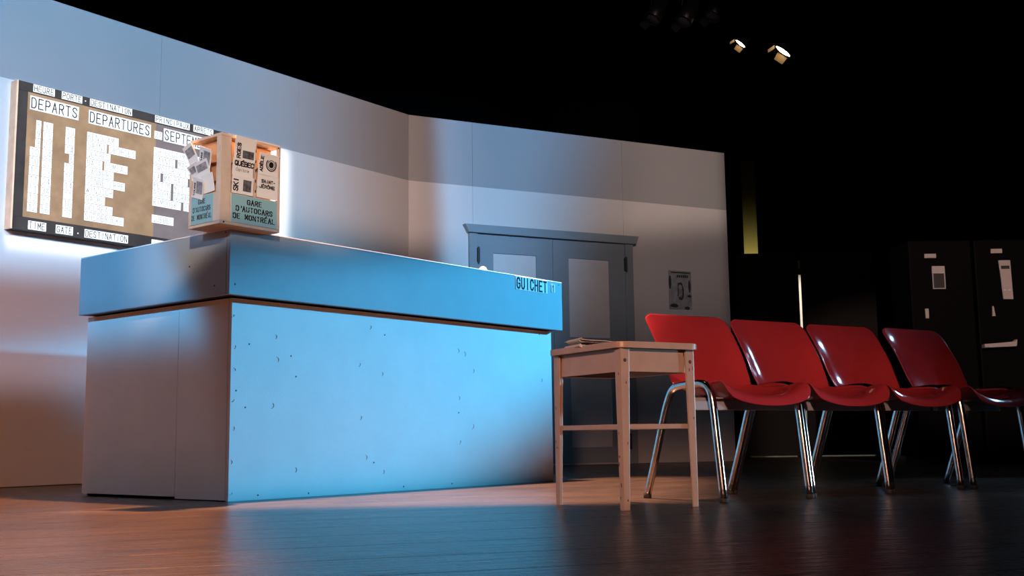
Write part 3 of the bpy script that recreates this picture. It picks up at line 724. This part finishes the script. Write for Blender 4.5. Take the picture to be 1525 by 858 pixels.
for s_, z_ in ((3.037, 2.362), (3.053, 1.522)):
    obj('white_dot', lathe(bmesh.new(), [(0, .002), (.004, .002), (.004, 0)], 10, Vector((0, 1, 0)), Vector((s_, TH, z_))), 'paper', bd)
strip('DEPARTS', 3.397, 2.312, .084, .317, t=.0072)
strip('DEPARTURES', 3.010, 2.312, .086, .449, t=.0072)
strip('27', 2.533, 2.280, .052, .058, t=.003, mat_='tileink')
strip('SEPTEMBRE', 2.461, 2.312, .088, .40, t=.0072)
PZ = 0.0564
hours = ['8', '9', '9', '10', '10', '11', '11', '11', '12', '12']
mins = ['37', '05', '27', '04', '27', '03', '24', '34', '32', '56']
gate = ['10', '17', '14', '6', '13', '15', '14', '11', '10', '17']
dest = [['KENOGAMI'], ['SAINT', 'GEORGES'], ['QUEBEC'], ['BAIE', 'COMEAU'], ['LASARRE'], ['SENNETERRE'], ['WINDSOR'], ['GASPE'], ['DOLBEAU'], ['SHERBROOKE']]
stops = [['CHICOUTIMI', 'JONQ'], ['SAINTE', 'MARIE', 'A'], ['TROISRIVIER', 'E'], ['LA', 'MALBAIE', 'TAD'], ['PETIT', 'METIS', 'MO'], ['ROUYN', 'NORANDA'], ['RIMOUSKI', 'RIV'], [], ['QUEBEC']]
A_ = 0.0275
for k in range(10):
    zt = 2.170 - k * PZ
    hh = PZ - .0035
    sk = .0026 * k                                   # the columns lean a touch, as hand-placed strips do
    h_ = hours[k]
    strip(h_, 3.322 + .031 * len(h_) + .0004 * k, zt, hh, .031 * len(h_), t=.0026, mat_='tileink')
    strip(mins[k], 3.306, zt, hh, .060, t=.0026, mat_='tileink')
    g_ = gate[k]
    strip(g_, 3.101 + .030 * len(g_), zt, hh, .030 * len(g_), t=.0026, mat_='tileink')
    s = 3.016
    for wrd in dest[k]:
        strip(wrd, s, zt, hh, A_ * len(wrd), t=.0026, mat_='tileink'); s -= A_ * len(wrd) + .016
    if k < len(stops):
        s = 2.533
        for wrd in stops[k]:
            strip(wrd, s, zt, hh, A_ * len(wrd), t=.0026, mat_='tileink'); s -= A_ * len(wrd) + .022

# ================================================================== POSTER on the far flats
po = tag(empty('wall_poster', RW(2.71, 1.414), aR), 'small grey printed poster with a dark figure on the wall above the red chairs', 'poster')
obj('sheet', bx(-.128, .128, -.004, -.001, 0, .365), 'poster', po)
def blob(cx, cz, rx, rz, name='dark_print', n=14, seed=0, ang0=0, ang1=2 * PI):
    rr = random.Random(seed); bm = bmesh.new()
    f = [bm.verts.new((cx + rx * math.cos(a) * rr.uniform(.82, 1.1), -.0046, cz + rz * math.sin(a) * rr.uniform(.82, 1.1))) for a in [ang0 + (ang1 - ang0) * k / n for k in range(n)]]
    bm.faces.new(f)
    return obj(name, bm, 'posterd', po)
blob(.0, .232, .030, .026, seed=1)           # dark hair
bm = bmesh.new()
f = [bm.verts.new((.020 * math.cos(t_), -.0052, .212 + .024 * math.sin(t_))) for t_ in [2 * PI * k / 14 for k in range(14)]]
bm.faces.new(f)
obj('figure_face', bm, 'poster', po)
bm = bmesh.new()
for pl in ([(-.026, .232), (-.014, .232), (-.018, .17), (-.022, .12), (-.032, .125)], [(.014, .235), (.030, .225), (.042, .18), (.038, .12), (.024, .095), (.020, .13), (.026, .17)], [(-.02, .118), (.026, .112), (.018, .088), (-.014, .094)]):
    bm.faces.new([bm.verts.new((x, -.0050, z)) for x, z in pl])
obj('figure_coat', bm, 'posterd', po)
bm = bmesh.new(); bm.faces.new([bm.verts.new((x, -.0047, z)) for x, z in [(-.030, .10), (.034, .094), (.040, .17), (.026, .225), (-.024, .225), (-.030, .16)]])
obj('figure_body', bm, 'photol', po)
bm = bmesh.new(); box(bm, -.10, .115, -.0049, -.004, .342, .354)
for k in range(6): box(bm, -.035 + .022 * k, -.018 + .022 * k, -.0049, -.004, .302, .326)
obj('title_band', bm, 'posterd', po)
blob(-.072, .035, .045, .02, seed=2); blob(.075, .015, .03, .017, seed=3); blob(.10, .13, .025, .012, seed=4)
blob(-.112, .25, .016, .07, seed=5); blob(.105, .22, .014, .06, seed=6)

# ================================================================== SIDE TABLE
TN, TL_, TR_ = Vector((0.369, 3.84)), Vector((0.150, 4.146)), Vector((0.640, 3.967))
tyaw = R(30.3)
TWX, TWY = 0.320, 0.429
tb = tag(empty('side_table', (TN.x, TN.y, 0), tyaw), 'cream painted side table with worn angled legs beside the red chairs', 'table')
def leg_L(x, y, sx, sy):
    bm = bmesh.new(); a, t = .038, .009
    top, bot = 1.0, 0.64
    pts = [(0, 0), (a, 0), (a, t), (t, t), (t, a), (0, a)]
    lo = [bm.verts.new((x + sx * p[0] * bot, y + sy * p[1] * bot, 0.0)) for p in pts]
    hi = [bm.verts.new((x + sx * p[0], y + sy * p[1], 0.55)) for p in pts]
    bm.faces.new(lo); bm.faces.new(hi)
    for i in range(6): bm.faces.new((lo[i], lo[(i + 1) % 6], hi[(i + 1) % 6], hi[i]))
    o = obj('leg', bm, 'cream', tb, bevel=0.0025)
    bm = bmesh.new()
    rr = random.Random(int(x * 100) + int(y * 991))
    for k in range(9):
        z = rr.uniform(.03, .5); d = rr.uniform(.003, .034 * .7); s_ = rr.uniform(.0015, .005)
        if rr.random() < .5: box(bm, *sorted((x + sx * d, x + sx * (d + s_))), *sorted((y - sy * .0008, y + sy * .001)), z, z + rr.uniform(.003, .014))
        else: box(bm, *sorted((x - sx * .0008, x + sx * .001)), *sorted((y + sy * d, y + sy * (d + s_))), z, z + rr.uniform(.003, .014))
    c = obj('paint_chips', bm, 'chip', o); c['kind'] = 'stuff'
    bm = bmesh.new(); lathe(bm, [(0, -.002), (.006, -.001), (.007, .0)], 10, Vector((0, sy, 0)), Vector((x + sx * .018, y, .508)))
    obj('bolt', bm, 'chip', o)
for (x, y, sx, sy) in ((0, 0, 1, 1), (TWX, 0, -1, 1), (0, TWY, 1, -1), (TWX, TWY, -1, -1)): leg_L(x, y, sx, sy)
for a in ((.040, TWX - .040, .0095, .024), (.040, TWX - .040, TWY - .024, TWY - .0095)): obj('apron', bx(*a, .470, .5495), 'cream', tb, bevel=0.001)
for a in ((.0095, .024, .040, TWY - .040), (TWX - .024, TWX - .0095, .040, TWY - .040)): obj('apron', bx(*a, .470, .5495), 'cream', tb, bevel=0.001)
for a in ((.034, TWX - .034, .0095, .018), (.034, TWX - .034, TWY - .018, TWY - .0095)): obj('stretcher', bx(*a, .273, .290), 'cream', tb, bevel=0.0015)
for a in ((.0095, .018, .034, TWY - .034), (TWX - .018, TWX - .0095, .034, TWY - .034)): obj('stretcher', bx(*a, .273, .290), 'cream', tb, bevel=0.0015)
ov, rc = .021, .045
pts = []
for (cx, cy, a0) in ((TWX + ov - rc, TWY + ov - rc, 0), (-ov + rc, TWY + ov - rc, 90), (-ov + rc, -ov + rc, 180), (TWX + ov - rc, -ov + rc, 270)):
    for k in range(7): pts.append((cx + rc * math.cos(R(a0 + 15 * k)), cy + rc * math.sin(R(a0 + 15 * k))))
obj('table_top', prism_z(bmesh.new(), pts, .550, .572), 'cream', tb, bevel=0.003)
TAB_M = Matrix.Translation((TN.x, TN.y, 0)) @ Matrix.Rotation(tyaw, 4, 'Z')

# folded newspaper on the table
def on_table(x, y, z=.5735): return TAB_M @ Vector((x, y, z))
np_ = tag(empty('newspaper', on_table(-.030, .205), tyaw - R(11)), 'folded newspaper with dark headline print lying on the cream table', 'newspaper')
def sheet(bm, L, W, z, curl, th=.003, skew=0):
    N = 12
    top, bot = [], []
    for i in range(N + 1):
        t = i / N; x = L * t
        zz = z + curl * max(0, (0.28 - t) / .28) ** 2
        for (lst, dz) in ((top, th), (bot, 0)):
            lst.append([bm.verts.new((x, y + skew * t, zz + dz)) for y in (0, W)])
    for i in range(N):
        bm.faces.new((top[i][0], top[i + 1][0], top[i + 1][1], top[i][1]))
        bm.faces.new((bot[i][1], bot[i + 1][1], bot[i + 1][0], bot[i][0]))
        bm.faces.new((top[i][0], bot[i][0], bot[i + 1][0], top[i + 1][0])); bm.faces.new((top[i][1], top[i + 1][1], bot[i + 1][1], bot[i][1]))
    bm.faces.new((top[0][0], top[0][1], bot[0][1], bot[0][0])); bm.faces.new((top[N][1], top[N][0], bot[N][0], bot[N][1]))
def leaf(name, path, y0, y1, th, material, skew=0.0):
    """bent sheet following a side profile (x, z), as wide as y0..y1"""
    bm = bmesh.new(); rows = []
    pts = catmull([(x, 0, z) for x, z in path], 4)
    for i, p in enumerate(pts):
        d = (pts[min(i + 1, len(pts) - 1)] - pts[max(i - 1, 0)]).normalized()
        n = Vector((-d.z, 0, d.x)) * th
        sk = skew * i / len(pts)
        rows.append([bm.verts.new((p.x, y0 + sk, p.z)), bm.verts.new((p.x, y1 + sk, p.z)), bm.verts.new((p.x + n.x, y1 + sk, p.z + n.z)), bm.verts.new((p.x + n.x, y0 + sk, p.z + n.z))])
    for q, r in zip(rows[:-1], rows[1:]):
        for k in range(4): bm.faces.new((q[k], q[(k + 1) % 4], r[(k + 1) % 4], r[k]))
    bm.faces.new(rows[0]); bm.faces.new(rows[-1][::-1])
    return obj(name, bm, material, np_)
leaf('lower_pages', [(.26, .001), (.18, .001), (.10, .001), (.04, .001), (.012, .0015), (.003, .006)], 0, .15, .011, 'news')
leaf('fold_shade_sheet', [(.135, .0125), (.09, .0128), (.055, .0135), (.02, .0150)], -.001, .14, .0050, 'photo')  # dark sheet standing in for the shade inside the fold
leaf('upper_pages', [(.245, .0125), (.19, .0130), (.145, .0145), (.10, .0190), (.05, .0205), (.02, .0225), (.004, .0245)], .004, .152, .0022, 'news', .006)
leaf('curled_corner', [(.030, .0125), (.014, .0130), (.002, .0165), (.000, .0225), (.010, .0265)], .0, .12, .0020, 'news')
bm = bmesh.new()
for k in range(9):
    x = .020 + k * .0145; wd_ = random.uniform(.006, .010)
    box(bm, x, x + wd_, -.0006, .0005, .0052, .0098)
obj('headline_print', bm, 'ink', np_)['kind'] = 'stuff'

# ================================================================== RED CHAIRS
def smooth01(a, b, x):
    t = max(0, min(1, (x - a) / (b - a))); return t * t * (3 - 2 * t)
CW_, CD_ = 0.441, 0.46          # leg spacing across and front-to-back
prof = catmull([(-.462, .752), (-.440, .700), (-.412, .620), (-.382, .540), (-.350, .474), (-.312, .424), (-.245, .392), (-.150, .384), (-.055, .392), (.006, .394), (.036, .382), (.052, .356)], 3)
def make_chair():
    e = empty('stacking_chair')
    bm = bmesh.new(); NT = 20; rows = []
    npf = len(prof)
    for i, pr in enumerate(prof):
        s = i / (npf - 1)
        back = 1 - smooth01(.34, .56, s)
        half = .222 * (1 - .0 * back)
        half += -.012 * math.exp(-((s - .45) / .12) ** 2)
        # rounded corners at the top of the back and at the front lip
        half += .001 * (1 - smooth01(0, .22, s))
        if s < .07: half -= .040 * (1 - math.sqrt(max(0, 1 - ((.07 - s) / .07) ** 2)))
        if s > .86: half -= .085 * (1 - math.sqrt(max(0, 1 - ((s - .86) / .14) ** 2)))
        row = []
        for k in range(NT + 1):
            t = -1 + 2 * k / NT
            curl = abs(t) ** 3.2
            fwd = curl * back * (.006 + .046 * smooth01(0, .26, s))
            rise = .058 * abs(t) ** 2.4 * (1 - back) * (1 - .75 * smooth01(.80, 1, s))
            row.append(bm.verts.new((CW_ / 2 + half * t, pr[0] * 1 + fwd, pr[1] + rise)))
        rows.append(row)
    for i in range(npf - 1):
        for k in range(NT): bm.faces.new((rows[i][k], rows[i][k + 1], rows[i + 1][k + 1], rows[i + 1][k]))
    for v in bm.verts: v.co.y = -v.co.y          # local -y is the way the chair faces
    sh = obj('seat_shell', bm, 'red', e, smooth=True)
    md = sh.modifiers.new('thickness', 'SOLIDIFY'); md.thickness = .006; md.offset = 0
    md = sh.modifiers.new('soft', 'SUBSURF'); md.levels = 1; md.render_levels = 1
    side = [(0, .012), (-.022, .20), (-.041, .36), (-.055, .415), (-.085, .441), (-.14, .447), (-.225, .443), (-.270, .432), (-.298, .400), (-.330, .335), (-.385, .19), (-.456, .012)]
    for x in (0.0, CW_):
        path = catmull([(x, -a, b) for a, b in side], 5)
        lf = obj('leg_frame', tube(bmesh.new(), path, .0150, 12), 'chrome', e, smooth=True)
        for a, tilt in ((side[0], .0), (side[-1], .0)):
            bm = lathe(bmesh.new(), [(0, .0), (.0150, .0), (.0165, .004), (.0165, .016), (.0153, .018)], 14, Vector((0, 0, 1)), Vector((x, -a[0], 0)))
            obj('rubber_foot', bm, 'rubber', lf, smooth=True)
    obj('seat_rail', bx(-.014, CW_ + .014, .150, .175, .345, .394), 'steel', e, bevel=0.003)
    bm = bmesh.new()
    for x in (.10, CW_ - .10): box(bm, x - .02, x + .02, .12, .26, .388, .394)
    obj('seat_bracket', bm, 'steel', e)
    return e
chair = make_chair()
poses = [(0.772, 4.208, 0.544), (1.172, 4.483, 0.542), (1.571, 4.743, 0.541), (2.006, 4.974, 0.58)]
clab = ['red plastic chair with chrome legs, nearest the cream side table', 'red plastic chair second from the cream side table', 'red plastic chair third from the cream side table', 'red plastic chair at the far right end of the row']
for i, (x, y, th) in enumerate(poses):
    c = chair if i == 0 else copy_tree(chair)
    c.location = (x, y, 0); c.rotation_euler = (0, 0, th)
    tag(c, clab[i], 'chair', 'red chairs in a row')

# ================================================================== MACHINES far right
def machine(x, y, rz, lab, kind):
    e = tag(empty('vending_machine', (x, y, 0), rz), lab, 'vending machine', 'dark machines at the right')
    W_, D_, H_ = .50, .45, 1.76
    bm = bx(0, W_, 0, D_, .06, H_)
    obj('cabinet', bm, 'machine', e, bevel=.012)
    obj('plinth', bx(.03, W_ - .03, .03, D_ - .03, 0, .06), 'black', e)
    return e
mx = 3.145
a = machine(3.150, 8.8, 0, 'dark machine with a pale card holding a black square', 0)
bq = machine(3.670, 8.8, 0, 'dark machine with a tall pale panel and a delivery tray', 1)
obj('name_plate', bx(.124, .216, -.008, .0, 1.618, 1.652), 'plate', a, bevel=.002)
bm = bmesh.new(); box(bm, .176, .276, -.010, 0, 1.492, 1.552); box(bm, .176, .183, -.010, 0, 1.370, 1.4915); box(bm, .270, .277, -.010, 0, 1.370, 1.4915); box(bm, .1835, .2695, -.010, 0, 1.370, 1.377)
obj('price_card', bm, 'plate', a)
obj('card_window', bx(.1835, .2695, -.004, 0, 1.3775, 1.4915), 'iron', a)
obj('coin_plate', bx(.102, .130, -.012, 0, 1.138, 1.214), 'plate', a, bevel=.003)
obj('name_plate', bx(.133, .222, -.008, 0, 1.650, 1.685), 'plate', bq, bevel=.002)
pn = obj('selector_panel', prism(bmesh.new(), [(.205, 1.280), (.283, 1.280), (.279, 1.592), (.186, 1.592)], -.012, 0), 'plate', bq, bevel=.003)
obj('display', bx(.202, .268, -.0135, -.0122, 1.522, 1.548), 'iron', bq)
bm = bmesh.new()
for x in (.212, .246): box(bm, x, x + .018, -.0145, -.0122, 1.350, 1.357)
obj('keys', bm, 'laminate', bq)
obj('coin_plate', prism(bmesh.new(), [(.107, 1.148), (.133, 1.148), (.122, 1.229), (.112, 1.229)], -.015, 0), 'plate', bq, bevel=.002)
bm = bmesh.new(); prism(bm, [(.012, .897), (.262, .905), (.270, .962), (.250, .940), (.012, .925)], -.06, 0)
tr = obj('delivery_tray', bm, 'plate', bq, bevel=.002)

# ================================================================== LIGHTING BAR with lanterns
bar = tag(empty('lighting_bar', (0, 11.2, 4.95)), 'black overhead lighting pipe above the stage', 'pipe')
bm = bmesh.new(); tube(bm, [(-1, 0, 0), (6.5, 0, 0)], .024, 10)
obj('pipe', bm, 'lantern', bar, smooth=True)
bm = bmesh.new()
for x in (0, 3, 6): tube(bm, [(x, 0, .02), (x, 0, 3.04)], .004, 5)
obj('suspension_cable', bm, 'lantern', bar)
def lantern(lens_c, aim, scale, lit, lab):
    """lens_c: lens centre in world; aim: beam direction"""
    lens_c = Vector(lens_c); d = Vector(aim).normalized()
    e = tag(empty('stage_lantern', lens_c), lab, 'stage light', 'lanterns on the lighting bar')
    bm = bmesh.new(); s = scale
    lathe(bm, [(0, -.36 * s), (.05 * s, -.355 * s), (.075 * s, -.33 * s), (.085 * s, -.25 * s), (.085 * s, -.18 * s), (.098 * s, -.16 * s), (.098 * s, .0), (.090 * s, .004), (.088 * s, -.02 * s)], 24, d)
    body = obj('body', bm, 'lantern', e, smooth=True)
    bm = bmesh.new(); lathe(bm, [(0, .010 * s), (.05 * s, .004 * s), (.087 * s, -.008 * s)], 24, d)
    obj('lens', bm, 'lens' if lit else 'lensoff', e, smooth=True)
    a = d.cross(Vector((0, 0, 1))).normalized(); b = a.cross(d).normalized()
    for (n, t) in ((a, b), (b, a)):
        bm = bmesh.new()
        o = n * .095 * s; tip = o + (d * .9 + n * .35).normalized() * .085 * s
        thk = n * .002
        q = [o - t * .06 * s, o + t * .06 * s, tip + t * .05 * s, tip - t * .05 * s]
        v = [bm.verts.new(p) for p in q] + [bm.verts.new(p + thk) for p in q]
        for f in ((0, 1, 2, 3), (7, 6, 5, 4), (0, 4, 5, 1), (1, 5, 6, 2), (2, 6, 7, 3), (3, 7, 4, 0)): bm.faces.new([v[i] for i in f])
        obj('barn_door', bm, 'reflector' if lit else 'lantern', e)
    # yoke up to the bar
    piv = -d * .18 * s
    topz = 4.95 - lens_c.z; topy = 11.2 - lens_c.y
    top = Vector((piv.x, topy, topz))
    bm = bmesh.new()
    mid = piv + Vector((0, 0, .24 * s))
    tube(bm, [piv + a * .098 * s, piv + a * .115 * s + Vector((0, 0, .1 * s)), mid + a * .09 * s, mid, mid - a * .09 * s, piv - a * .115 * s + Vector((0, 0, .1 * s)), piv - a * .098 * s], .007, 6)
    tube(bm, [mid, top - Vector((0, 0, .03))], .009, 6)
    box(bm, top.x - .03, top.x + .03, top.y - .035, top.y + .035, top.z - .045, top.z + .03)
    obj('yoke', bm, 'lantern', e)
    bm = bmesh.new()
    for k in (1, -1): lathe(bm, [(0, .02 * s), (.016 * s, .018 * s), (.018 * s, 0)], 10, a * k, piv + a * k * .105 * s)
    obj('tilt_knob', bm, 'chrome' if lit else 'lantern', e)
    bm = bmesh.new(); tube(bm, catmull([-d * .355 * s, -d * .42 * s + Vector((0, 0, -.03)), -d * .45 * s + Vector((.03, 0, .12)), top + Vector((.05, 0, -.02))], 5), .006, 6)
    obj('cable', bm, 'lantern', e)
    return e
lantern((2.785, 11.0, 4.105), (-.60, .14, -.76), 1.0, True, 'lit stage lantern furthest right, with a bright slanted lens')
lantern((2.42, 11.3, 4.30), (-.62, .12, -.72), .72, True, 'lit stage lantern left of the brightest one, glowing in its barn doors')
for i, (x, z, ln) in enumerate(((1.48, 4.50, 'leftmost'), (1.80, 4.47, 'middle'), (2.10, 4.52, 'rightmost'))):
    lantern((x, 11.1, z), (-.45, -.3, -.84), .9, False, ln + ' of the three unlit stage lanterns at the top edge')

# scrap of tape by the counter foot
tp = tag(obj('tape_scrap', bx(-.02, .02, -.008, .008, 0.0, .004), 'paper'), 'small bright scrap of tape on the floor at the left foot of the counter', 'tape')
tp.location = (-2.105, 5.62, 0)
